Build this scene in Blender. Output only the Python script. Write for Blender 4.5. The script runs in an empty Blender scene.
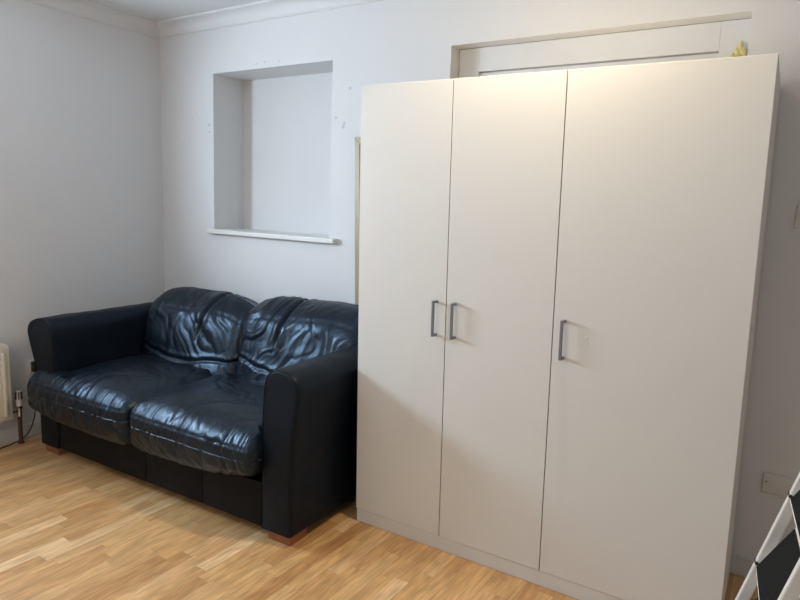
import bpy, bmesh, math, random
import numpy as np
from mathutils import Vector, Matrix
C = bpy.context.scene.collection
PI = math.pi
random.seed(4)

# ------------------------------------------------------------------ measured layout (metres)
X0, X1, X2, X3 = 2.237, 2.6846, 3.144, 3.7963      # wardrobe seams
D, H, ZP = .6196, 2.010, .0678
NX0, NX1, NZ0, NZ1, ND = .538, 1.534, 1.281, 2.296, .264   # niche
RX0, RX1, RZ, RD = 2.293, 3.618, 2.301, .0886               # boarded recess
CEIL, RXW, RYW = 2.652, 5.30, -4.60

# ------------------------------------------------------------------ helpers
def link(o, parent=None):
    C.objects.link(o)
    if parent: o.parent = parent
    return o
def tag(o, label=None, cat=None, group=None, kind=None):
    if label: o['label'] = label
    if cat: o['category'] = cat
    if group: o['group'] = group
    if kind: o['kind'] = kind
    return o
def thing(name, label, cat, loc=(0, 0, 0), rz=0, group=None):
    o = bpy.data.objects.new(name, None); link(o)
    o.empty_display_size = .1
    o.location = loc; o.rotation_euler = (0, 0, rz)
    return tag(o, label, cat, group)
def obj(name, bm, mat, parent=None, smooth=False, loc=None):
    me = bpy.data.meshes.new(name)
    bmesh.ops.recalc_face_normals(bm, faces=bm.faces)
    bm.to_mesh(me); bm.free()
    if mat: me.materials.append(mat)
    if smooth:
        for p in me.polygons: p.use_smooth = True
    o = bpy.data.objects.new(name, me)
    if loc: o.location = loc
    return link(o, parent)
def box(bm, x0, x1, y0, y1, z0, z1, bev=0, seg=2):
    r = bmesh.ops.create_cube(bm, size=1)
    vs = r['verts']
    for v in vs:
        v.co = Vector(((x0+x1)/2+v.co.x*(x1-x0), (y0+y1)/2+v.co.y*(y1-y0), (z0+z1)/2+v.co.z*(z1-z0)))
    if bev:
        es = list({e for v in vs for e in v.link_edges})
        r = bmesh.ops.bevel(bm, geom=es, offset=bev, segments=seg, affect='EDGES', profile=.5)
        return r['verts']
    return vs
def cyl(bm, p, q, r0, r1=None, n=24):
    r1 = r0 if r1 is None else r1
    p, q = Vector(p), Vector(q); d = q-p
    m = Matrix.Translation((p+q)/2) @ d.to_track_quat('Z', 'Y').to_matrix().to_4x4()
    return bmesh.ops.create_cone(bm, cap_ends=True, segments=n, radius1=r0, radius2=r1, depth=d.length, matrix=m)['verts']
def beam(bm, p, q, w, t, side, bev=0):
    """a bar from p to q, w wide along `side`, t thick across it"""
    p, q, side = Vector(p), Vector(q), Vector(side).normalized()
    d = (q-p).normalized(); side = (side-d*side.dot(d)).normalized(); n = d.cross(side)
    L = (q-p).length
    vs = box(bm, -w/2, w/2, -t/2, t/2, 0, L, bev)
    M = Matrix((side, n, d)).transposed()
    for v in vs: v.co = p+M @ v.co
def tube(name, pts, r, mat, parent=None, cyclic=False, res=4):
    cu = bpy.data.curves.new(name, 'CURVE'); cu.dimensions = '3D'
    cu.bevel_depth = r; cu.bevel_resolution = res; cu.resolution_u = 8; cu.use_fill_caps = True
    s = cu.splines.new('NURBS'); s.points.add(len(pts)-1)
    for a, b in zip(s.points, pts): a.co = (*b, 1)
    s.order_u = 3; s.use_endpoint_u = not cyclic; s.use_cyclic_u = cyclic
    o = bpy.data.objects.new(name, cu)
    dg = bpy.context.evaluated_depsgraph_get()
    C.objects.link(o); bpy.context.view_layer.update()
    me = bpy.data.meshes.new_from_object(o.evaluated_get(bpy.context.evaluated_depsgraph_get()))
    bpy.data.objects.remove(o); bpy.data.curves.remove(cu)
    me.name = name; me.materials.clear(); me.materials.append(mat)
    for p in me.polygons: p.use_smooth = True
    return link(bpy.data.objects.new(name, me), parent)
def shade_auto(o, ang=40):
    for p in o.data.polygons: p.use_smooth = True
    o.data.set_sharp_from_angle(angle=math.radians(ang))

# vectorised noise
_perm = np.random.RandomState(7).rand(64, 64, 64)
def vnoise(x, y, z):
    x, y, z = np.broadcast_arrays(x, y, z)
    xi, yi, zi = np.floor(x).astype(int), np.floor(y).astype(int), np.floor(z).astype(int)
    fx, fy, fz = x-xi, y-yi, z-zi
    f = lambda t: t*t*t*(t*(t*6-15)+10)
    u, v, w = f(fx), f(fy), f(fz); g = lambda a, b, c: _perm[(xi+a) & 63, (yi+b) & 63, (zi+c) & 63]
    l = lambda a, b, t: a+(b-a)*t
    return l(l(l(g(0,0,0), g(1,0,0), u), l(g(0,1,0), g(1,1,0), u), v), l(l(g(0,0,1), g(1,0,1), u), l(g(0,1,1), g(1,1,1), u), v), w)*2-1
def fbm(x, y, z, o=3):
    return sum(vnoise(x*2**i, y*2**i, z*2**i+i*9.3)/2**i for i in range(o))
def ridge(n): return 1-np.minimum(1, np.abs(n)*2.2)
def sm(a, b, x):
    t = np.clip((x-a)/(b-a), 0, 1); return t*t*(3-2*t)

# ------------------------------------------------------------------ materials
def mat(name, col, rough=.5, metal=0, **kw):
    m = bpy.data.materials.new(name); m.use_nodes = True
    b = m.node_tree.nodes['Principled BSDF']
    b.inputs['Base Color'].default_value = (*col, 1)
    b.inputs['Roughness'].default_value = rough; b.inputs['Metallic'].default_value = metal
    for k, v in kw.items(): b.inputs[k].default_value = v
    return m
class N:
    def __init__(s, m): s.t = m.node_tree; s.b = s.t.nodes['Principled BSDF']
    def n(s, ty, **kw):
        n = s.t.nodes.new(ty)
        for k, v in kw.items():
            if k.startswith('_'): setattr(n, k[1:], v)
            else:
                i = n.inputs[k] if not k.isdigit() else n.inputs[int(k)]
                if isinstance(v, bpy.types.NodeSocket): s.t.links.new(v, i)
                else: i.default_value = v
        return n
    def math(s, op, a, b=0, c=0):
        n = s.t.nodes.new('ShaderNodeMath'); n.operation = op
        for i, v in enumerate((a, b, c)):
            if isinstance(v, bpy.types.NodeSocket): s.t.links.new(v, n.inputs[i])
            else: n.inputs[i].default_value = v
        return n.outputs[0]
    def l(s, a, b): s.t.links.new(a, b)
def mottled(name, col, col2, scale, rough, bump=.1, bscale=200, bdist=.001, **kw):
    m = mat(name, col, rough, **kw); k = N(m)
    co = k.n('ShaderNodeTexCoord').outputs['Object']
    n = k.n('ShaderNodeTexNoise', Vector=co, Scale=scale, Detail=5.0)
    r = k.n('ShaderNodeValToRGB', Fac=n.outputs['Fac'])
    r.color_ramp.elements[0].position = .3; r.color_ramp.elements[1].position = .7
    r.color_ramp.elements[0].color = (*col, 1); r.color_ramp.elements[1].color = (*col2, 1)
    k.l(r.outputs[0], k.b.inputs['Base Color'])
    n2 = k.n('ShaderNodeTexNoise', Vector=co, Scale=float(bscale), Detail=3.0)
    bp = k.n('ShaderNodeBump', Height=n2.outputs['Fac'], Strength=bump, Distance=bdist)
    k.l(bp.outputs[0], k.b.inputs['Normal'])
    m['_ramp'] = 1
    return m, k, co, r, bp
WALL = (.69, .69, .685)
wall_m = mottled('painted_plaster', WALL, tuple(c*.985 for c in WALL), 3, .75, .25, 60, .002)[0]
ceil_m = mottled('ceiling_paint', (.70, .70, .70), (.69, .69, .69), 3, .8, .2, 60, .002)[0]
# back wall paint with filler chips and knocks at their own places
wb, k, co, r, bp = mottled('painted_plaster_chipped', WALL, tuple(c*.985 for c in WALL), 3, .75, .25, 60, .002)
fac = None
warp = k.n('ShaderNodeTexNoise', Vector=co, Scale=90.0)
wv = k.n('ShaderNodeVectorMath', _operation='MULTIPLY_ADD', **{'0': warp.outputs['Color'], '1': (.012, .012, .012), '2': co}).outputs[0]
for (px, pz, rr) in ((.495, 1.974, .009), (.494, 1.929, .008), (.93, 2.325, .007), (1.00, 2.33, .006), (1.12, 2.325, .006),
                     (1.661, 2.136, .009), (1.565, 1.978, .008), (1.617, 1.926, .011), (1.624, 1.945, .009), (.33, 2.02, .005)):
    d = k.n('ShaderNodeVectorMath', _operation='DISTANCE', **{'0': wv, '1': (px+.006, .006, pz+.006)}).outputs['Value']
    f = k.math('LESS_THAN', d, rr)
    fac = f if fac is None else k.math('MAXIMUM', fac, f)
mx = k.n('ShaderNodeMix', _data_type='RGBA', Factor=k.math('MULTIPLY', fac, .6))
k.l(r.outputs[0], mx.inputs[6]); mx.inputs[7].default_value = (.40, .40, .43, 1)
k.l(mx.outputs[2], k.b.inputs['Base Color'])

gloss_white = mottled('gloss_white_paint', (.72, .71, .68), (.70, .69, .655), 8, .35, .08, 40)[0]
board_white = mottled('boarding_paint', (.70, .71, .71), (.66, .67, .665), 5, .55, .15, 60)[0]
cream_m = mottled('cream_gloss_paint', (.38, .31, .19), (.35, .285, .17), 9, .4, .08, 60)[0]
skirt_m = mottled('skirting_paint', (.62, .61, .59), (.59, .58, .56), 6, .4, .08, 50)[0]
door_m = mottled('wardrobe_foil', (.685, .685, .655), (.675, .675, .645), 2, .42, .05, 500, .0003)[0]
carc_m = mottled('wardrobe_side_foil', (.66, .63, .57), (.65, .62, .56), 2, .45, .05, 500, .0003)[0]
edge_m = mat('dark_gap', (.10, .09, .08), .7)
handle_m = mottled('grey_metal', (.145, .16, .18), (.16, .175, .195), 30, .42, .05, 300, .0003)[0]
rad_m = mottled('radiator_enamel', (.70, .66, .56), (.68, .64, .54), 6, .35, .05, 80)[0]
plast_m = mottled('white_plastic', (.68, .66, .62), (.67, .65, .61), 12, .35, .03, 100)[0]
black_m = mottled('black_plastic', (.012, .012, .014), (.018, .018, .02), 20, .4, .1, 300)[0]
chrome_m = mat('chrome', (.72, .68, .66), .22, 1)
copper_m = mottled('tarnished_copper', (.075, .035, .025), (.12, .055, .035), 40, .5, .1, 200, metal=.4)[0]
foot_m = mottled('reddish_wood', (.22, .085, .035), (.30, .12, .05), 25, .45, .1, 90)[0]
steel_m = mottled('white_powder_coat', (.62, .62, .60), (.60, .60, .58), 14, .4, .05, 300, .0004)[0]
foam_m = mottled('yellow_foam', (.62, .52, .17), (.74, .68, .42), 30, .7, .4, 60, .004)[0]
skyglass_m = mat('window_glass', (1, 1, 1), .02, 0, **{'Transmission Weight': 1.0, 'IOR': 1.45})
mirror_panel_m = mottled('flat_white_board', (.66, .65, .62), (.64, .63, .60), 4, .5, .05, 80)[0]

# rubber tread with fine ribs
tread_m = mat('black_rubber', (.012, .013, .015), .85, 0, **{'Specular IOR Level': .15}); k = N(tread_m)
co = k.n('ShaderNodeTexCoord').outputs['Object']
v = k.n('ShaderNodeTexVoronoi', Vector=co, Scale=260.0)
k.l(k.n('ShaderNodeBump', Height=v.outputs['Distance'], Strength=.5, Distance=.002).outputs[0], k.b.inputs['Normal'])
rp = k.n('ShaderNodeValToRGB', Fac=v.outputs['Distance'])
rp.color_ramp.elements[0].color = (.014, .016, .017, 1); rp.color_ramp.elements[1].color = (.003, .0035, .004, 1)
k.l(rp.outputs[0], k.b.inputs['Base Color'])

# leather; the blue of the daylight sheen is put into the specular tint
def leather(name, col, rough, fine=.35, sp_=.55, tint=(1, 1, 1)):
    m = mat(name, col, rough, **{'Specular IOR Level': sp_, 'Specular Tint': (*tint, 1)}); k = N(m)
    co = k.n('ShaderNodeTexCoord').outputs['Object']
    n = k.n('ShaderNodeTexNoise', Vector=co, Scale=7.0, Detail=6.0)
    rr = k.n('ShaderNodeMapRange', Value=n.outputs['Fac'], **{'3': rough-.07, '4': rough+.10})
    rr.inputs[1].default_value = .3; rr.inputs[2].default_value = .7
    k.l(rr.outputs[0], k.b.inputs['Roughness'])
    r = k.n('ShaderNodeValToRGB', Fac=n.outputs['Fac'])
    r.color_ramp.elements[0].position = .35; r.color_ramp.elements[1].position = .75
    r.color_ramp.elements[0].color = (*col, 1); r.color_ramp.elements[1].color = (*[c*1.5 for c in col], 1)
    k.l(r.outputs[0], k.b.inputs['Base Color'])
    v = k.n('ShaderNodeTexVoronoi', Vector=co, Scale=330.0)
    b1 = k.n('ShaderNodeBump', Height=v.outputs['Distance'], Strength=fine, Distance=.0012)
    n2 = k.n('ShaderNodeTexNoise', Vector=co, Scale=38.0, Detail=4.0, Distortion=.8)
    b2 = k.n('ShaderNodeBump', Height=n2.outputs['Fac'], Strength=.35, Distance=.004, Normal=b1.outputs[0])
    k.l(b2.outputs[0], k.b.inputs['Normal'])
    return m
lea = leather('black_leather', (.0022, .0038, .008), .35, .22, .56, (.55, .77, 1))
lea_arm = leather('black_leather_arms', (.0025, .0045, .009), .47, .2, .24, (.70, .85, 1))
lea_base = leather('black_leather_base', (.0025, .0028, .004), .55, .25, .18, (.85, .92, 1))
pipe_m = mat('leather_piping', (.003, .004, .006), .5, 0, **{'Specular IOR Level': .2})

# laminate floor: three-strip oak running away from the window-less wall
fl = mat('oak_laminate', (.5, .3, .15), .32); k = N(fl)
co = k.n('ShaderNodeTexCoord').outputs['Object']
sp = k.n('ShaderNodeSeparateXYZ', Vector=co)
SW = .0645
sx = k.math('DIVIDE', k.math('ADD', sp.outputs['X'], 10.0), SW)
ix = k.math('FLOOR', sx)
h1 = k.n('ShaderNodeTexWhiteNoise', _noise_dimensions='1D', W=ix)
ly = k.math('DIVIDE', k.math('ADD', sp.outputs['Y'], k.math('MULTIPLY', h1.outputs['Value'], 3.7)), .43)
ly = k.math('ADD', ly, 40.0)
iy = k.math('FLOOR', ly)
cid = k.n('ShaderNodeCombineXYZ', X=ix, Y=iy, Z=0.0)
h2 = k.n('ShaderNodeTexWhiteNoise', _noise_dimensions='3D', Vector=cid.outputs[0])
off = k.n('ShaderNodeVectorMath', _operation='SCALE', **{'0': h2.outputs['Color'], 'Scale': 13.0})
gp = k.n('ShaderNodeVectorMath', _operation='MULTIPLY', **{'0': co, '1': (1.0, .085, 1.0)})
gp = k.n('ShaderNodeVectorMath', _operation='ADD', **{'0': gp.outputs[0], '1': off.outputs[0]})
g1 = k.n('ShaderNodeTexNoise', Vector=gp.outputs[0], Scale=75.0, Detail=6.0, Distortion=.4)
wp = k.n('ShaderNodeVectorMath', _operation='MULTIPLY', **{'0': co, '1': (1.0, .16, 1.0)})
wp = k.n('ShaderNodeVectorMath', _operation='ADD', **{'0': wp.outputs[0], '1': off.outputs[0]})
g2 = k.n('ShaderNodeTexWave', _wave_type='RINGS', Vector=wp.outputs[0], Scale=14.0, Distortion=9.0, Detail=3.0)
g2.inputs['Detail Scale'].default_value = 1.6
base = k.n('ShaderNodeValToRGB', Fac=h2.outputs['Value'])
e = base.color_ramp.elements
e[0].color = (.50, .265, .105, 1); e[0].position = 0
e[1].color = (.80, .54, .29, 1); e[1].position = 1
for p, c in ((.3, (.63, .37, .16, 1)), (.55, (.68, .42, .19, 1)), (.8, (.55, .305, .125, 1))):
    q = e.new(p); q.color = c
gf = k.n('ShaderNodeMapRange', Value=g1.outputs['Fac'], **{'1': .35, '2': .72, '3': 1.05, '4': .66})
gw = k.n('ShaderNodeMapRange', Value=g2.outputs['Fac'], **{'1': .0, '2': 1.0, '3': 1.03, '4': .90})
gm = k.math('MULTIPLY', gf.outputs[0], gw.outputs[0])
fx = k.math('FRACT', sx); fy = k.math('FRACT', ly)
ex = k.math('MINIMUM', fx, k.math('SUBTRACT', 1.0, fx)); ey = k.math('MINIMUM', fy, k.math('SUBTRACT', 1.0, fy))
# plank joint every third strip is darker
bx3 = k.math('FRACT', k.math('DIVIDE', sx, 3.0))
e3 = k.math('MINIMUM', bx3, k.math('SUBTRACT', 1.0, bx3))
jl = k.math('MULTIPLY', k.math('MULTIPLY', k.math('SUBTRACT', 1.0, k.math('MULTIPLY', k.math('LESS_THAN', ex, .012), .16)),
            k.math('SUBTRACT', 1.0, k.math('MULTIPLY', k.math('LESS_THAN', ey, .0025), .20))),
            k.math('SUBTRACT', 1.0, k.math('MULTIPLY', k.math('LESS_THAN', e3, .006), .25)))
tot = k.math('MULTIPLY', gm, jl)
fin = k.n('ShaderNodeVectorMath', _operation='SCALE', **{'0': base.outputs[0], 'Scale': tot})
k.l(fin.outputs[0], k.b.inputs['Base Color'])
bpn = k.n('ShaderNodeBump', Height=tot, Strength=.15, Distance=.001)
k.l(bpn.outputs[0], k.b.inputs['Normal'])

# ------------------------------------------------------------------ setting
def struct(name, bm, m, smooth=False):
    return tag(obj(name, bm, m, None, smooth), kind='structure')
bm = bmesh.new(); box(bm, -.35, RXW+.2, RYW-.2, .35, -.12, 0); struct('floor', bm, fl)
bm = bmesh.new(); box(bm, -.35, RXW+.2, RYW-.2, .35, CEIL, CEIL+.12); struct('ceiling', bm, ceil_m)
# back wall with niche and recess, 35 cm thick, tiled from blocks and welded
def wall_grid(bm, xs, zs, depth_at, y_back=.35):
    for i in range(len(xs)-1):
        for j in range(len(zs)-1):
            d = depth_at((xs[i]+xs[i+1])/2, (zs[j]+zs[j+1])/2)
            if d is not None: box(bm, xs[i], xs[i+1], d, y_back, zs[j], zs[j+1])
def dep(x, z):
    if NX0 < x < NX1 and NZ0 < z < NZ1: return ND
    if RX0 < x < RX1 and z < RZ: return RD+.03
    return 0.0
bm = bmesh.new()
wall_grid(bm, [-.35, NX0, NX1, RX0, RX1, RXW+.2], [0, NZ0, NZ1, RZ, CEIL], dep)
struct('wall_back', bm, wb)
# left wall with the window opening beyond the frame
WY0, WY1, WZ0, WZ1 = -2.50, -1.35, 1.50, 2.04
bm = bmesh.new()
for (y0, y1, z0, z1) in ((WY1, 0, 0, CEIL), (RYW-.2, WY0, 0, CEIL), (WY0, WY1, 0, WZ0), (WY0, WY1, WZ1, CEIL)):
    box(bm, -.35, 0, y0, y1, z0, z1)
struct('wall_left', bm, wall_m)
bm = bmesh.new(); box(bm, RXW, RXW+.2, RYW-.2, 0, 0, CEIL); struct('wall_right', bm, wall_m)
bm = bmesh.new(); box(bm, 0, RXW, RYW-.2, RYW, 0, CEIL); struct('wall_front', bm, wall_m)
# window_1: frame with mullion and glass
w = tag(bpy.data.objects.new('window_1', None), kind='structure'); link(w)
bm = bmesh.new()
ym = (WY0+WY1)/2
for (y0, y1, z0, z1) in ((WY0, WY0+.05, WZ0, WZ1), (WY1-.05, WY1, WZ0, WZ1), (WY0+.05, WY1-.05, WZ0, WZ0+.05),
                         (WY0+.05, WY1-.05, WZ1-.05, WZ1), (ym-.025, ym+.025, WZ0+.05, WZ1-.05)):
    box(bm, -.20, -.14, y0, y1, z0, z1, .004)
obj('window_frame', bm, gloss_white, w)
bm = bmesh.new(); box(bm, -.172, -.168, WY0+.05, WY1-.05, WZ0+.05, WZ1-.05); obj('pane', bm, skyglass_m, w)
bm = bmesh.new(); box(bm, -.14, .05, WY0-.0, WY1+.0, WZ0-.0, WZ0+.022, .005); obj('window_sill', bm, gloss_white, w)

# coving
def coving(name, path_axis, length, at0):
    prof = [(0, 2.570), (-.010, 2.570), (-.014, 2.578)]
    for i in range(9):                      # concave cove, centre out in the room
        a = i/8*PI/2
        prof.append((-.076+.060*math.cos(a)-.002*0, 2.580+.058*math.sin(a)))
    prof += [(-.082, 2.642), (-.082, CEIL), (0, CEIL)]
    bm = bmesh.new(); r0 = []; r1 = []
    for (o, z) in prof:
        if path_axis == 'x': a, b = (at0, o, z), (at0+length, o, z)
        else: a, b = (-o, at0, z), (-o, at0+length, z)
        r0.append(bm.verts.new(a)); r1.append(bm.verts.new(b))
    n = len(prof)
    for i in range(n): bm.faces.new((r0[i], r0[(i+1) % n], r1[(i+1) % n], r1[i]))
    bm.faces.new(r0); bm.faces.new(r1[::-1])
    o = struct(name, bm, wall_m); shade_auto(o, 30); return o
coving('trim_1', 'x', RXW, 0)
coving('trim_2', 'y', -RYW-.0, RYW)
# skirtings
def skirt(name, x0, x1, y0, y1):
    bm = bmesh.new(); box(bm, x0, x1, y0, y1, 0, .086, .004); struct(name, bm, skirt_m)
skirt('baseboard_back', .014, 1.74, -.014, 0)
skirt('baseboard_back.001', RX1, RXW, -.014, 0)
skirt('baseboard_left', 0, .014, RYW, 0)
# niche sill
bm = bmesh.new()
box(bm, NX0-.030, NX1+.062, -.045, 0, NZ0-.018, NZ0+.012, .006, 3)
box(bm, NX0+.001, NX1-.001, -.03, ND, NZ0-.016, NZ0+.0115)
struct('trim_3', bm, gloss_white)
# boarded doorway in the recess behind the wardrobe
dr = tag(bpy.data.objects.new('door_1', None), kind='structure'); link(dr); dr.location = (RX0, RD, 0)
bm = bmesh.new()
Wd = RX1-RX0; iz = 2.183
for (x0, x1, z0, z1) in ((.002, .115, 0, RZ-.002), (Wd-.115, Wd-.002, 0, RZ-.002), (.115, Wd-.115, iz, RZ-.002)):
    box(bm, x0, x1, 0, .028, z0, z1, .002)
obj('door_frame', bm, board_white, dr)
bm = bmesh.new(); box(bm, .115, Wd-.115, .014, .028, .01, iz-.006); obj('panel', bm, board_white, dr)

# ------------------------------------------------------------------ cream frame between sofa and wardrobe
FX0, FX1, FZ = 1.783, 2.225, 1.867
fr = thing('timber_frame', 'cream painted upright timber frame on back wall between sofa and wardrobe', 'frame', (FX0, 0, 0))
def mitre(bm, pts, y0, y1):
    a = [bm.verts.new((x, y0, z)) for x, z in pts]; b = [bm.verts.new((x, y1, z)) for x, z in pts]
    n = len(pts); bm.faces.new(a); bm.faces.new(b[::-1])
    for i in range(n): bm.faces.new((a[i], b[i], b[(i+1) % n], a[(i+1) % n]))
FW = FX1-FX0; s = .050
for (nm, pts) in (('stile', [(0, 0), (s, 0), (s, FZ-s), (0, FZ)]), ('stile', [(FW-s, 0), (FW, 0), (FW, FZ), (FW-s, FZ-s)]),
                  ('head_rail', [(0, FZ), (s, FZ-s), (FW-s, FZ-s), (FW, FZ)])):
    bm = bmesh.new(); mitre(bm, pts, -.022, -.001)
    bmesh.ops.bevel(bm, geom=bm.edges[:], offset=.003, segments=2, affect='EDGES')
    o = obj(nm, bm, cream_m, fr)
    bm = bmesh.new()
    if nm == 'stile':
        xx = (s-.012 if pts[0][0] == 0 else FW-s+.012)
        cyl(bm, (xx, -.021, .005), (xx, -.021, FZ-s+.012), .005, n=12)
    else: cyl(bm, (s-.012, -.021, FZ-s+.012), (FW-s+.012, -.021, FZ-s+.012), .005, n=12)
    obj('bead', bm, cream_m, o, True)
bm = bmesh.new(); box(bm, s, FW-s, -.010, -.001, .002, FZ-s); obj('panel', bm, mirror_panel_m, fr)
for o in fr.children_recursive:                        # the old frame stands out of plumb
    for v_ in o.data.vertices: v_.co.x -= .036*v_.co.z

# ------------------------------------------------------------------ yellow foam lump
bm = bmesh.new()
for (x, z, r, sx_, sz_) in ((3.545, 2.093, .026, 1.5, .8), (3.558, 2.130, .024, .9, 1.1), (3.574, 2.160, .017, .9, 1.3), (3.582, 2.195, .010, .8, 1.5), (3.528, 2.108, .018, 1.3, .7), (3.594, 2.165, .017, .9, 1.3), (3.588, 2.125, .020, 1.0, 1.2)):
    vs = bmesh.ops.create_icosphere(bm, subdivisions=4, radius=r)['verts']
    for v_ in vs:
        n_ = vnoise(np.array(v_.co.x*60+x*9), np.array(v_.co.y*60), np.array(v_.co.z*60+z*30))
        v_.co *= 1+.45*float(n_)
        v_.co = Vector((x+v_.co.x*sx_, RD-.008+v_.co.y*.7, z+v_.co.z*sz_))
tag(obj('foam_filler', bm, foam_m, None, True), 'lump of yellow foam stuck in the recess above the wardrobe', 'foam')

# ------------------------------------------------------------------ wardrobe
wd = thing('wardrobe', 'tall off-white three-door wardrobe with slim grey bar handles', 'wardrobe', (X0, -D, 0), math.radians(1.3))
RACK = math.tan(math.radians(-1.06))
def racked(bm):
    for v_ in bm.verts: v_.co.x += RACK*v_.co.z
    return bm
Wt = X3-X0; yb, yf, yd = .573, .020, 0
bm = bmesh.new()
T = .018
for b in ((0, T, yf, yb, 0, H+.004), (Wt-T, Wt, yf, yb, 0, H+.004), (T, Wt-T, yf+.001, yb, H-.020, H-.001), (T, Wt-T, yf+.001, yb, ZP-.02, ZP),
          (X2-X0-T/2, X2-X0+T/2, yf+.001, yb-.006, ZP, H-.02), (T, Wt-T, yb-.006, yb-.001, ZP, H-.02)):
    box(bm, *b, .0008, 1)
obj('carcass', racked(bm), carc_m, wd)
bm = bmesh.new(); box(bm, .0005, Wt-T-.0005, yd+.006, yf-.0005, 0, ZP-.004, .001, 1)
obj('plinth', racked(bm), door_m, wd)
hz0, hz1 = .964, 1.116
for (a, b, hx) in ((X0, X1, 2.640), (X1, X2, 2.728), (X2, X3, 3.187)):
    bm = bmesh.new(); g = .0018
    box(bm, a-X0+(g if a != X0 else 0), b-X0-(g if b != X3 else 0), yd, yf-.0012, ZP, H, .0012, 2)
    o = obj('door', racked(bm), door_m, wd)
    bm = bmesh.new(); hx -= X0; hz0, hz1 = (.964, 1.116) if b != X3 else (.952, 1.104)
    t = .0055
    box(bm, hx-t, hx+t, yd-.036, yd-.027, hz0, hz1, .0012)
    box(bm, hx-t, hx+t, yd-.0275, yd, hz0, hz0+.011, .0012)
    box(bm, hx-t, hx+t, yd-.0275, yd, hz1-.011, hz1, .0012)
    tag(obj('handle', racked(bm), handle_m, o), 'grey bar handle')
# pair of small pale knocks in the wide door, a chip of its own
bm = bmesh.new(); cyl(bm, (3.273-X0, yd-.0006, 1.049), (3.273-X0, yd+.001, 1.042), .0035, n=10)
obj('chip', racked(bm), gloss_white, wd)

# ------------------------------------------------------------------ sofa
SO = Vector((1.200, -.562, 0)); SR = math.radians(2.3)
sofa = thing('sofa', 'black leather two-seater sofa with rounded arms and creased loose cushions', 'sofa', SO, SR); sofa.scale.x = .964

def grid_box(nx, ny, nz):
    """surface points of a unit cube [-1,1]^3 as a welded quad mesh"""
    idx = {}; co = []; faces = []
    def vid(i, j, k_):
        if (i, j, k_) not in idx:
            idx[(i, j, k_)] = len(co); co.append((2*i/nx-1, 2*j/ny-1, 2*k_/nz-1))
        return idx[(i, j, k_)]
    for i in range(nx):
        for j in range(ny):
            faces.append([vid(i, j, 0), vid(i, j+1, 0), vid(i+1, j+1, 0), vid(i+1, j, 0)])
            faces.append([vid(i, j, nz), vid(i+1, j, nz), vid(i+1, j+1, nz), vid(i, j+1, nz)])
    for i in range(nx):
        for k_ in range(nz):
            faces.append([vid(i, 0, k_), vid(i+1, 0, k_), vid(i+1, 0, k_+1), vid(i, 0, k_+1)])
            faces.append([vid(i, ny, k_), vid(i, ny, k_+1), vid(i+1, ny, k_+1), vid(i+1, ny, k_)])
    for j in range(ny):
        for k_ in range(nz):
            faces.append([vid(0, j, k_), vid(0, j, k_+1), vid(0, j+1, k_+1), vid(0, j+1, k_)])
            faces.append([vid(nx, j, k_), vid(nx, j+1, k_), vid(nx, j+1, k_+1), vid(nx, j, k_+1)])
    return np.array(co), faces
def rounded(co, hx, hy, hz, r):
    """cube surface -> rounded box with half sizes and corner radius"""
    s_ = np.array([hx, hy, hz]); p = co*s_
    inner = np.clip(p, -(s_-r), s_-r); d = p-inner
    L = np.linalg.norm(d, axis=1, keepdims=True)
    # spread grid so that corners receive points evenly
    a = np.abs(d).max(axis=1, keepdims=True)
    return np.where(L > 1e-9, inner+d/np.maximum(L, 1e-9)*np.maximum(a, 0)*1.0, p)
def normals(P, faces):
    F = np.array(faces); n = np.zeros_like(P)
    fn = np.cross(P[F[:, 2]]-P[F[:, 0]], P[F[:, 3]]-P[F[:, 1]])
    for c in range(4): np.add.at(n, F[:, c], fn)
    return n/np.maximum(np.linalg.norm(n, axis=1, keepdims=True), 1e-12)
def mesh_obj(name, P, faces, m, parent):
    me = bpy.data.meshes.new(name); me.from_pydata(P.tolist(), [], faces)
    me.polygons.foreach_set('use_smooth', [True]*len(faces)); me.materials.append(m); me.update()
    return link(bpy.data.objects.new(name, me), parent)

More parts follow.
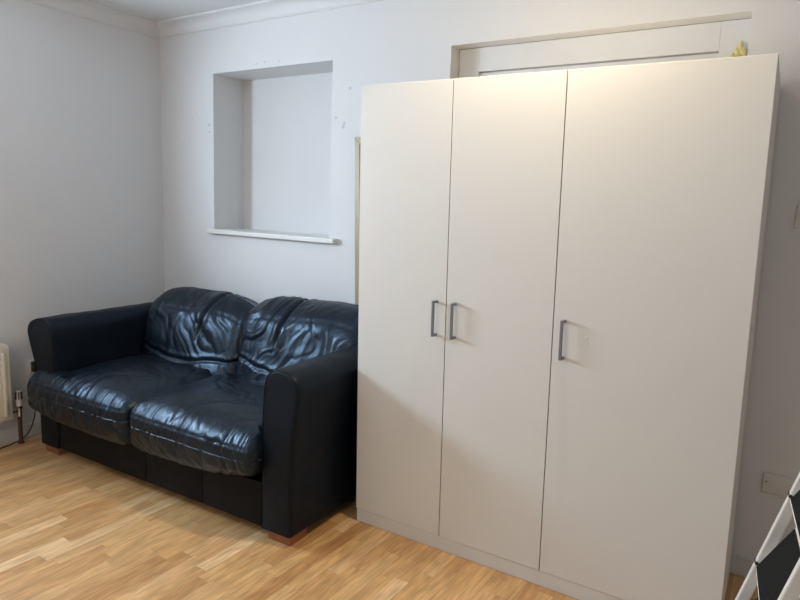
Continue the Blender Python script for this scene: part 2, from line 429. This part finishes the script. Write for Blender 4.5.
def seat_cushion(side, seed):
    # side -1 left, +1 right; local sofa axes
    co, faces = grid_box(130, 96, 34)
    hx, hy, hz = (.470 if side < 0 else .530), .350, .118
    P = rounded(co, hx, hy, hz, .070)
    u = P[:, 0]/hx; v_ = P[:, 1]/hy; w_ = P[:, 2]/hz       # v=-1 front
    o_side = np.clip(u*side, 0, 1)
    # T shape: the wing in front of the arm, narrower further back
    wing = (1-sm(-.80, -.66, v_))*(1.0 if side < 0 else .22)
    x = P[:, 0]-side*o_side*(1-wing)*.215
    y = P[:, 1]
    # crown, waterfall front and slumped middle
    dome = (1-np.clip(np.abs(u), 0, 1)**3)*(1-np.abs(v_)**3)
    z = P[:, 2]+np.where(P[:, 2] > 0, .028*dome, -.004*dome)
    z += np.where(P[:, 2] > 0, 1, .25)*(-.018*sm(-.62, -1.0, v_))
    # bulging front face
    fr_ = sm(-.75, -1.0, v_)
    y = y-fr_*(.012*(1-np.abs(w_)**2)+.014*(1-np.abs(u)**4))
    z = z-.030*fr_*(1-np.abs(u)**2)*(w_ < 0)*np.abs(w_)     # sagging belly
    tl = (u+1)/2
    z += np.where(w_ < 0, np.abs(w_), 0)*((-.034*tl) if side < 0 else (-.030*(1-tl)+.038*tl))
    Q = np.stack([x, y, z], 1)
    n = normals(Q, faces)
    s1 = seed*3.1
    top = sm(.2, .8, n[:, 2]); front = sm(.1, .7, -n[:, 1])*(n[:, 2] < .93)
    X, Y, Z = Q.T
    arc = Y-Z                                     # runs over the front roll
    wx = X+.10*fbm(X*4+s1, arc*5, 0*X, 2)
    disp = .010*fbm(X*2.2+s1, Y*2.6, Z*2, 2)*top
    # long soft folds on top, spreading from the back corners
    a = fbm(wx*5.0+Y*4+s1, Y*2.4-wx*1.5, 0*X+s1, 2)
    disp += -.0060*(ridge(a)**2-.2)*top
    a2 = fbm(wx*3-Y*7+s1, Y*11+wx*5, 0*X+s1*2, 2)
    disp += -.0030*(ridge(a2)**2-.2)*top*sm(-1, -.3, v_)
    # tight pleats across the front edge
    fq = vnoise((wx+.45*arc)*27+s1, arc*5.0, 0*X+s1)
    fq2 = vnoise((wx-.25*arc)*44+s1, arc*9.0, 0*X+s1+5)
    band = np.exp(-((v_+.97)/.16)**2)
    disp += band*(-.0050*(ridge(fq)**2-.2)-.0028*(ridge(fq2)-.3))
    disp += front*(-.0045*(ridge(fbm((wx+.5*Z)*11+s1, Z*6, 0*X, 2))-.35))
    # stitched seam just under the front edge
    seam = np.exp(-((w_-.56)/.045)**2)*sm(.45, .8, -n[:, 1])
    disp -= .0035*seam
    puck = .5+.5*np.sin(X*150+4*fbm(X*9+s1, 0*X, 0*X, 2))
    disp += .0007*puck*np.exp(-((w_-.50)/.16)**2)*sm(.45, .8, -n[:, 1])
    Q = Q+n*disp[:, None]
    Q = Q+np.array([(-.540 if side < 0 else .452), -.182, .385])
    return mesh_obj('seat_cushion', Q, faces, lea, sofa)
seat_cushion(-1, 1); seat_cushion(1, 2)

def back_cushion(side, seed, dz=0):
    PL = .28 if side < 0 else -.20
    co, faces = grid_box(124, 36, 84)
    hx, hy, hz = .450, .125, .300
    P = rounded(co, hx, hy, hz, .085)
    u = P[:, 0]/hx; v_ = P[:, 1]/hy; w_ = P[:, 2]/hz      # v=-1 faces the seat
    au, aw = np.abs(u), np.abs(w_)
    puff = (1-au**2.6)*(1-aw**2.6)
    y = P[:, 1]+np.where(P[:, 1] < 0, -.045*puff, .01*puff)
    x = P[:, 0]; z = P[:, 2].copy()
    # heavy lower roll and a soft rolled top
    y -= np.where(P[:, 1] < 0, .020*np.exp(-((w_+.55)/.33)**2)*(1-au**4), 0)
    y += np.where(P[:, 1] < 0, .045*sm(.55, 1, w_), 0)
    # rounded shoulders: outer ends drop, and a dip where the centre pleat pulls
    z -= .030*sm(.55, 1.0, au)*sm(-.2, 1, w_)
    z -= .012*np.exp(-((u-PL)/.05)**2)*sm(.4, 1, w_)
    z -= .028*sm(.1, 1, -u*side)*sm(0, 1, w_)*(1 if side < 0 else .3)
    # bottom edge hangs lower in the middle
    z -= .035*(1-au**2)*sm(0, -1, w_)
    # lean back
    y = y+.24*(z+.0)
    Q = np.stack([x, y, z], 1); n = normals(Q, faces)
    X, Y, Z = Q.T; s1 = seed*5.7
    face = sm(.0, .6, -n[:, 1]); topf = sm(.2, .9, n[:, 2])
    msk = np.maximum(face, topf*.7)
    # diagonal drag lines running down to the middle gap
    dirn = -side
    wob = .06*fbm(X*5+s1, Z*5, 0*X, 2)
    q = (X*dirn*.75+Z*.65)+wob         # across the drag
    t_ = (Z*.75-X*dirn*.65)
    d1 = ridge(vnoise(q*12+s1, t_*2.0, 0*X+s1))-.35
    d2 = ridge(vnoise(q*27+s1, t_*3.6, 0*X+s1+3))-.35
    inner = sm(-.5, .6, u*(-side))                 # stronger toward the gap between cushions
    amp = .45+.75*inner
    disp = msk*amp*(.0085*d1-.0042*d2)
    # vertical gathers below the top seam
    g_ = ridge(vnoise((X+.12*fbm(X*6, Z*6+s1, 0*X, 2))*24+s1*2, Z*3.2, 0*X+s1))-.35
    disp -= msk*.0042*g_*sm(-.5, .2, w_)*(1-.6*inner)
    disp += .010*fbm(X*4+s1, Z*4, 0*X+s1, 2)*msk
    # centre vertical pleat from the top down
    cx_ = X/hx-PL+.05*(1-w_)
    disp -= .022*np.exp(-(cx_/.022)**2)*sm(.05, .45, w_)*msk
    disp += .007*np.exp(-((np.abs(cx_)-.07)/.04)**2)*sm(.05, .45, w_)*msk
    # seam under the top roll and lumbar seam below
    disp -= .003*np.exp(-((w_-.70-.03*np.sin(u*3))/.022)**2)*face
    ls = w_+.10+.16*(1-au**2)+.03*fbm(X*6+s1, 0*X, 0*X, 2)
    disp -= .013*np.exp(-(ls/.030)**2)*face
    disp += .004*np.exp(-((ls-.07)/.04)**2)*face
    Q = Q+n*disp[:, None]
    Q = Q+np.array([side*.425+.036, .250, .622+dz])
    return mesh_obj('back_cushion', Q, faces, lea, sofa)
back_cushion(-1, 1); back_cushion(1, 2, .03)

# base with a seamed front
bm = bmesh.new()
for (a, b) in ((-.795, -.022), (-.0205, .402), (.4035, .795)):
    box(bm, a, b, -.462, .40, .050, .262, .006, 3)
o = obj('base', bm, lea_base, sofa); shade_auto(o)
# seat platform and back frame under/behind the cushions
bm = bmesh.new(); box(bm, -.79, .79, .345, .425, .262, .740, .03, 5); o = obj('back_frame', bm, lea_arm, sofa); shade_auto(o, 60)
# arms
def arm(side, flare):
    # profile (outward offset from inner face, z)
    pr = [(.004, .050), (.0, .30), (.003, .50), (.008, .62), (.014, .70), (.026, .752), (.052, .782), (.090, .795),
          (.128+flare*.45, .790), (.158+flare*.85, .768), (.176+flare*1.05, .728), (.178+flare, .68), (.176+flare*.72, .61),
          (.174+flare*.35, .52), (.173+flare*.08, .42), (.173, .30), (.173, .050)]
    # smooth by Catmull-Rom
    pts = []
    for i in range(1, len(pr)-2):
        p0_, p1, p2, p3 = [np.array(pr[j]) for j in (i-1, i, i+1, i+2)]
        for t in np.linspace(0, 1, 6, endpoint=False):
            pts.append(.5*((2*p1)+(-p0_+p2)*t+(2*p0_-5*p1+4*p2-p3)*t*t+(-p0_+3*p1-3*p2+p3)*t**3))
    pts = [np.array(pr[0])]+pts+[np.array(pr[-2]), np.array(pr[-1])]
    P2 = np.array(pts)
    ys = [-.470, -.4695, -.466, -.459, -.450]+list(np.linspace(-.43, .38, 28))+[.40, .415, .422]
    cen = np.array([.09, .42])
    bm = bmesh.new(); rings = []
    for yi, y in enumerate(ys):
        e_ = 0
        if y < -.450: e_ = .016*(1-math.sqrt(max(0, 1-((-.450-y)/.020)**2)))
        if y > .39: e_ = .03*(1-math.sqrt(max(0, 1-((y-.39)/.033)**2)))
        ring = []
        for (a, z) in P2:
            dirv = np.array([a, z])-cen; dirv[1] *= .35; L = np.linalg.norm(dirv)
            q_ = np.array([a, z])-dirv/L*e_
            if z < .06: q_[1] = z
            wv_ = .004*float(fbm(np.array(y*5+side), np.array(a*6), np.array(z*5), 2))*min(1, (y+.47)*8)
            ring.append(bm.verts.new((side*(.800+q_[0]+wv_), y, q_[1]+wv_)))
        rings.append(ring)
    n_ = len(P2)
    for A, B in zip(rings, rings[1:]):
        for i in range(n_): bm.faces.new((A[i], A[(i+1) % n_], B[(i+1) % n_], B[i]))
    bm.faces.new(rings[0]); bm.faces.new(rings[-1][::-1])
    o = obj('arm', bm, lea_arm, sofa); shade_auto(o, 35)
    pp = [(side*(.800+a*.96+.004), -.468, z if z < .06 else z-.004) for (a, z) in P2[::2]]
    tube('piping', pp, .0022, pipe_m, o)
arm(-1, .085); arm(1, .030)
# feet
for (x, y) in ((-.895, -.395), (.895, -.395), (-.88, .34), (.88, .34)):
    bm = bmesh.new(); vs = box(bm, x-.070, x+.070, y-.062, y+.062, 0, .050, .003)
    for v_ in vs:
        if v_.co.z < .025:
            v_.co.x = x+(v_.co.x-x)*.93; v_.co.y = y+(v_.co.y-y)*.93
    tag(obj('foot', bm, foot_m, sofa), 'reddish brown wooden foot')

# ------------------------------------------------------------------ radiator on the left wall
RY1, RY0, RZ0, RZ1 = -1.130, -2.35, .167, .610
rd = thing('radiator', 'cream white panel radiator on the left wall beside the sofa', 'radiator', (.05, (RY0+RY1)/2, 0))
bm = bmesh.new(); Ly = (RY1-RY0)/2
vs = box(bm, -.0, .050, -Ly, Ly, RZ0, RZ1, .010, 3)
# pressed flutes on the front
k_ = Ly-.042
while k_ > -Ly+.04:
    box(bm, .046, .066, k_-.011, k_+.011, RZ0+.030, RZ1-.030, .008, 3); k_ -= .052
o = obj('panel', bm, rad_m, rd); shade_auto(o)
bm = bmesh.new()
box(bm, -.030, .046, -Ly+.004, Ly-.004, RZ1, RZ1+.006, .002)
for i in range(46):
    y = -Ly+.02+i*(2*Ly-.04)/45; box(bm, -.026, .040, y-.006, y+.006, RZ1+.006, RZ1+.010)
obj('top_grille', bm, rad_m, rd)
bm = bmesh.new(); box(bm, -.030, -.0, -Ly+.004, Ly-.004, RZ0+.02, RZ1, .003); obj('convector', bm, rad_m, rd)
for y in (-Ly+.2, Ly-.2):
    bm = bmesh.new(); box(bm, -.049, -.030, y-.015, y+.015, RZ0+.05, RZ1-.05); obj('bracket', bm, rad_m, rd)
# valve and pipe
yv = RY1+.048-(RY0+RY1)/2
vx = .020
bm = bmesh.new()
cyl(bm, (vx, yv, .170), (vx, yv, .225), .014); cyl(bm, (vx, yv, .222), (vx, yv, .232), .019, n=6)
cyl(bm, (vx, Ly-.004, .205), (vx, yv, .205), .010); cyl(bm, (vx, Ly-.002, .205), (vx, Ly+.012, .205), .016, n=6)
o = obj('valve', bm, chrome_m, rd); shade_auto(o)
bm = bmesh.new(); cyl(bm, (vx, yv, .234), (vx, yv, .272), .0165, .0185); cyl(bm, (vx, yv, .272), (vx, yv, .325), .0185, .0155)
q = obj('valve_cap', bm, plast_m, o); shade_auto(q)
bm = bmesh.new()
for a in range(8):
    t = a*PI/4+.3; c, s_ = math.cos(t), math.sin(t)
    beam(bm, (vx+.0178*c, yv+.0178*s_, .276), (vx+.0150*c, yv+.0150*s_, .322), .007, .006, (-s_, c, 0))
tag(obj('grip', bm, copper_m, q), 'dark ribs on the valve cap')
bm = bmesh.new(); cyl(bm, (vx, yv, 0), (vx, yv, .172), .0115); cyl(bm, (vx, yv, 0), (vx, yv, .006), .018)
o = obj('pipe', bm, copper_m, rd); shade_auto(o)

# ------------------------------------------------------------------ electrics
def plate(name, label, cat, org, w_, h_, axis, extra=None):
    """a face plate lying on a wall; axis 'y' = on back wall, 'x' = on left wall"""
    t = thing(name, label, cat, org)
    bm = bmesh.new()
    if axis == 'y': box(bm, 0, w_, -.009, 0, 0, h_, .004, 3)
    else: box(bm, 0, .009, -w_, 0, 0, h_, .004, 3)
    o = obj('face_plate', bm, plast_m, t); shade_auto(o); return t
t = plate('wall_socket', 'white socket plate low on left wall behind the sofa arm', 'socket', (0, -.900, .392), .086, .086, 'x')
for (dy, dz, a, b) in ((-.043, .060, .004, .008), (-.055, .036, .007, .004), (-.031, .036, .007, .004)):
    bm = bmesh.new(); box(bm, .0088, .0094, dy-a/2, dy+a/2, dz-b/2, dz+b/2); obj('pin_slot', bm, edge_m, t)
pl_ = thing('plug', 'black plug in the socket between radiator and sofa arm', 'plug', (.0096, -.950, .415))
bm = bmesh.new(); box(bm, 0, .036, -.026, .026, -.006, .060, .008, 3); o = obj('plug_body', bm, black_m, pl_); shade_auto(o)
bm = bmesh.new(); cyl(bm, (.022, 0, -.004), (.022, 0, -.030), .0065, .004); obj('strain_relief', bm, black_m, pl_, True)
cb = tube('power_cable', [(.032, -.950, .390), (.034, -.955, .34), (.045, -.970, .26), (.060, -.985, .17), (.062, -1.01, .08),
      (.062, -1.055, .022), (.060, -1.14, .0045), (.075, -1.22, .0042), (.085, -1.35, .0042), (.080, -1.50, .0042), (.07, -1.7, .0042), (.05, -2.0, .0042)], .0038, black_m)
tag(cb, 'thin black cable trailing along the floor below the radiator', 'cable')
# blank double plate, right of the wardrobe
t = plate('blanking_plate', 'blank white double plate low on wall right of the wardrobe', 'plate', (3.858, 0, .390), .146, .086, 'y')
for x in (.013, .133):
    bm = bmesh.new(); cyl(bm, (x, -.0086, .048), (x, -.0098, .048), .0035, n=16); obj('screw', bm, edge_m if x < .1 else plast_m, t)
t = plate('light_switch', 'white light switch on wall right of the wardrobe at mid height', 'switch', (3.851, 0, 1.476), .086, .086, 'y')
bm = bmesh.new(); vs = box(bm, .030, .056, -.014, -.008, .028, .060, .002); obj('rocker', bm, plast_m, t)

# ------------------------------------------------------------------ folding steps
LA = Vector((3.879, -.884, .50))                       # pivot of the visible tread on its far stile
Wv = Vector((.034, -.325, 0))                         # across the steps, towards the camera
wn = Wv.normalized()
rail_d = Vector((.283, .055, .957)).normalized()
along = Vector((wn.y*-1, wn.x, 0)); along = along if along.x > 0 else -along
rail_d = (along*.258+Vector((0, 0, 1))*.966).normalized()
base_pt = LA-rail_d*(LA.z/rail_d.z)
ld = thing('step_ladder', 'white folding step ladder with black rubber treads beside the wardrobe', 'ladder', base_pt)
B0 = base_pt
def L(p): return p-B0
pn = rail_d.cross(wn).normalized()
if pn.x > 0: pn = -pn                                  # faces the climber (left/up)
top_l = 1.22
RWd = .052
for s_ in (0, 1):
    bm = bmesh.new(); o_ = Wv*s_+wn*(.012 if s_ else -.012)+along*.012
    p = B0+o_+rail_d*.012; q = B0+o_+rail_d*top_l
    beam(bm, L(p), L(q), .022, RWd*.58, wn, .004); st = obj('front_stile', bm, steel_m, ld)
    bm = bmesh.new(); beam(bm, L(B0+o_), L(B0+o_+rail_d*.035), .027, RWd*.85, wn, .003); obj('rubber_foot', bm, black_m, st)
# rear frame opening to the right
rear_top = B0+rail_d*(top_l-.08)+along*.035
rear_bot = rear_top+along*.42; rear_bot.z = 0
rdir = (rear_top-rear_bot).normalized()
for s_ in (0, 1):
    bm = bmesh.new(); o_ = Wv*(.04 if s_ == 0 else .96)
    beam(bm, L(rear_bot+o_+rdir*.012), L(rear_top+o_), .018, .024, wn, .003); st = obj('rear_leg', bm, steel_m, ld)
    bm = bmesh.new(); beam(bm, L(rear_bot+o_), L(rear_bot+o_+rdir*.03), .023, .029, wn, .003); obj('rubber_foot', bm, black_m, st)
bm = bmesh.new(); c = rear_bot+rdir*.25
beam(bm, L(c+Wv*.04), L(c+Wv*.96), .018, .018, (0, 0, 1), .003); obj('crossbar', bm, steel_m, ld)
# treads half folded up
tdir = (along*.49+Vector((0, 0, 1))*.872).normalized()
tn = wn.cross(tdir).normalized()
if tn.z < 0: tn = -tn
TDp = .178
for i in range(-2, 3):
    P0_ = LA+rail_d*(.232*i)
    if P0_.z < .06: continue
    bm = bmesh.new()
    def quad_slab(bm, a, b, c0, c1, n0, n1, bev):
        # a..b across, c0..c1 along tdir, n0..n1 normal
        vs = box(bm, a, b, c0, c1, n0, n1, bev)
        for v_ in vs: v_.co = L(P0_)+wn*v_.co.x+tdir*v_.co.y+tn*v_.co.z
    WL = Wv.length
    quad_slab(bm, .002, WL-.002, 0, TDp, -.020, 0, .004)
    td = obj('tread', bm, steel_m, ld)
    bm = bmesh.new(); quad_slab(bm, .012, WL-.012, .008, TDp-.008, 0, .003, .001)
    tag(obj('rubber_mat', bm, tread_m, td), 'black ribbed rubber mat')
    for s_ in (0, 1):
        bm = bmesh.new(); c = P0_+rail_d*.012+(Wv if s_ else Vector())+wn*(.0 if s_ else -.0)
        e_ = wn*(.026 if s_ else -.026)
        cyl(bm, L(c), L(c+e_), .0055, n=16)
        cc = c-along*.020-pn*0
        obj('bolt', bm, black_m, ld, True)
bm = bmesh.new(); c = B0+rail_d*(top_l-.005)
beam(bm, L(c-wn*.024), L(c+Wv+wn*.024), .06, .03, along, .008); obj('top_cap', bm, black_m, ld)

# ------------------------------------------------------------------ ceiling lamp (out of the frame)
LX, LY, LZ = 3.05, -.735, 2.60
cl = thing('ceiling_lamp', 'round ceiling light above the wardrobe front', 'lamp', (LX, LY, CEIL))
bm = bmesh.new(); cyl(bm, (0, 0, -.018), (0, 0, 0), .06, n=40); o = obj('ceiling_rose', bm, gloss_white, cl); shade_auto(o)
bm = bmesh.new(); cyl(bm, (0, 0, -.034), (0, 0, -.018), .03, n=32); o = obj('lamp_holder', bm, gloss_white, cl); shade_auto(o)
def light(name, ty, loc, energy, col, **kw):
    l_ = bpy.data.lights.new(name, ty); l_.energy = energy; l_.color = col
    for a, b in kw.items(): setattr(l_, a, b)
    o = bpy.data.objects.new(name, l_); o.location = loc; return link(o)
light('lamp_light', 'SPOT', (LX, LY, LZ), 84, (1, .80, .55), shadow_soft_size=.03, spot_size=math.radians(122), spot_blend=.35)
dl = light('daylight', 'AREA', (-.10, (WY0+WY1)/2, (WZ0+WZ1)/2), 82, (.66, .82, 1.0), shape='RECTANGLE', size=WZ1-WZ0-.1, size_y=WY1-WY0-.1)
dl.rotation_euler = (0, -PI/2, 0)
# light( area) faces -Z -> rotate to +X

# warm fill light added behind the camera to brighten the room
light('room_fill_light', 'POINT', (2.1, -3.7, 1.95), 35, (1, .89, .78), shadow_soft_size=.15)

wld = bpy.data.worlds.new('World'); bpy.context.scene.world = wld; wld.use_nodes = True
nt = wld.node_tree; bg = nt.nodes['Background']
sk = nt.nodes.new('ShaderNodeTexSky'); sk.sky_type = 'HOSEK_WILKIE' if False else 'NISHITA'
sk.sun_disc = False; sk.sun_elevation = math.radians(35)
nt.links.new(sk.outputs[0], bg.inputs[0]); bg.inputs[1].default_value = .15

# ------------------------------------------------------------------ camera
F_PX, CAM = 627.15, Vector((3.8945, -2.8948, 1.5176))
ya, pi_, ro = [math.radians(a) for a in (32.5789, 8.8676, 2.1605)]
fw = Vector((-math.sin(ya)*math.cos(pi_), math.cos(ya)*math.cos(pi_), -math.sin(pi_)))
rt = fw.cross(Vector((0, 0, 1))).normalized(); up = rt.cross(fw)
R_ = rt*math.cos(ro)+up*math.sin(ro); U_ = -rt*math.sin(ro)+up*math.cos(ro)
cd = bpy.data.cameras.new('camera'); cd.sensor_width = 36; cd.lens = F_PX/800*36; cd.clip_start = .05
cam = bpy.data.objects.new('camera', cd); link(cam)
cam.matrix_world = Matrix.Translation(CAM) @ Matrix((R_, U_, -fw)).transposed().to_4x4()
S = bpy.context.scene; S.camera = cam
vs_ = S.view_settings; vs_.view_transform = 'Standard'; vs_.look = 'None'; vs_.gamma = 1; vs_.use_curve_mapping = False
vs_.exposure = 0.0
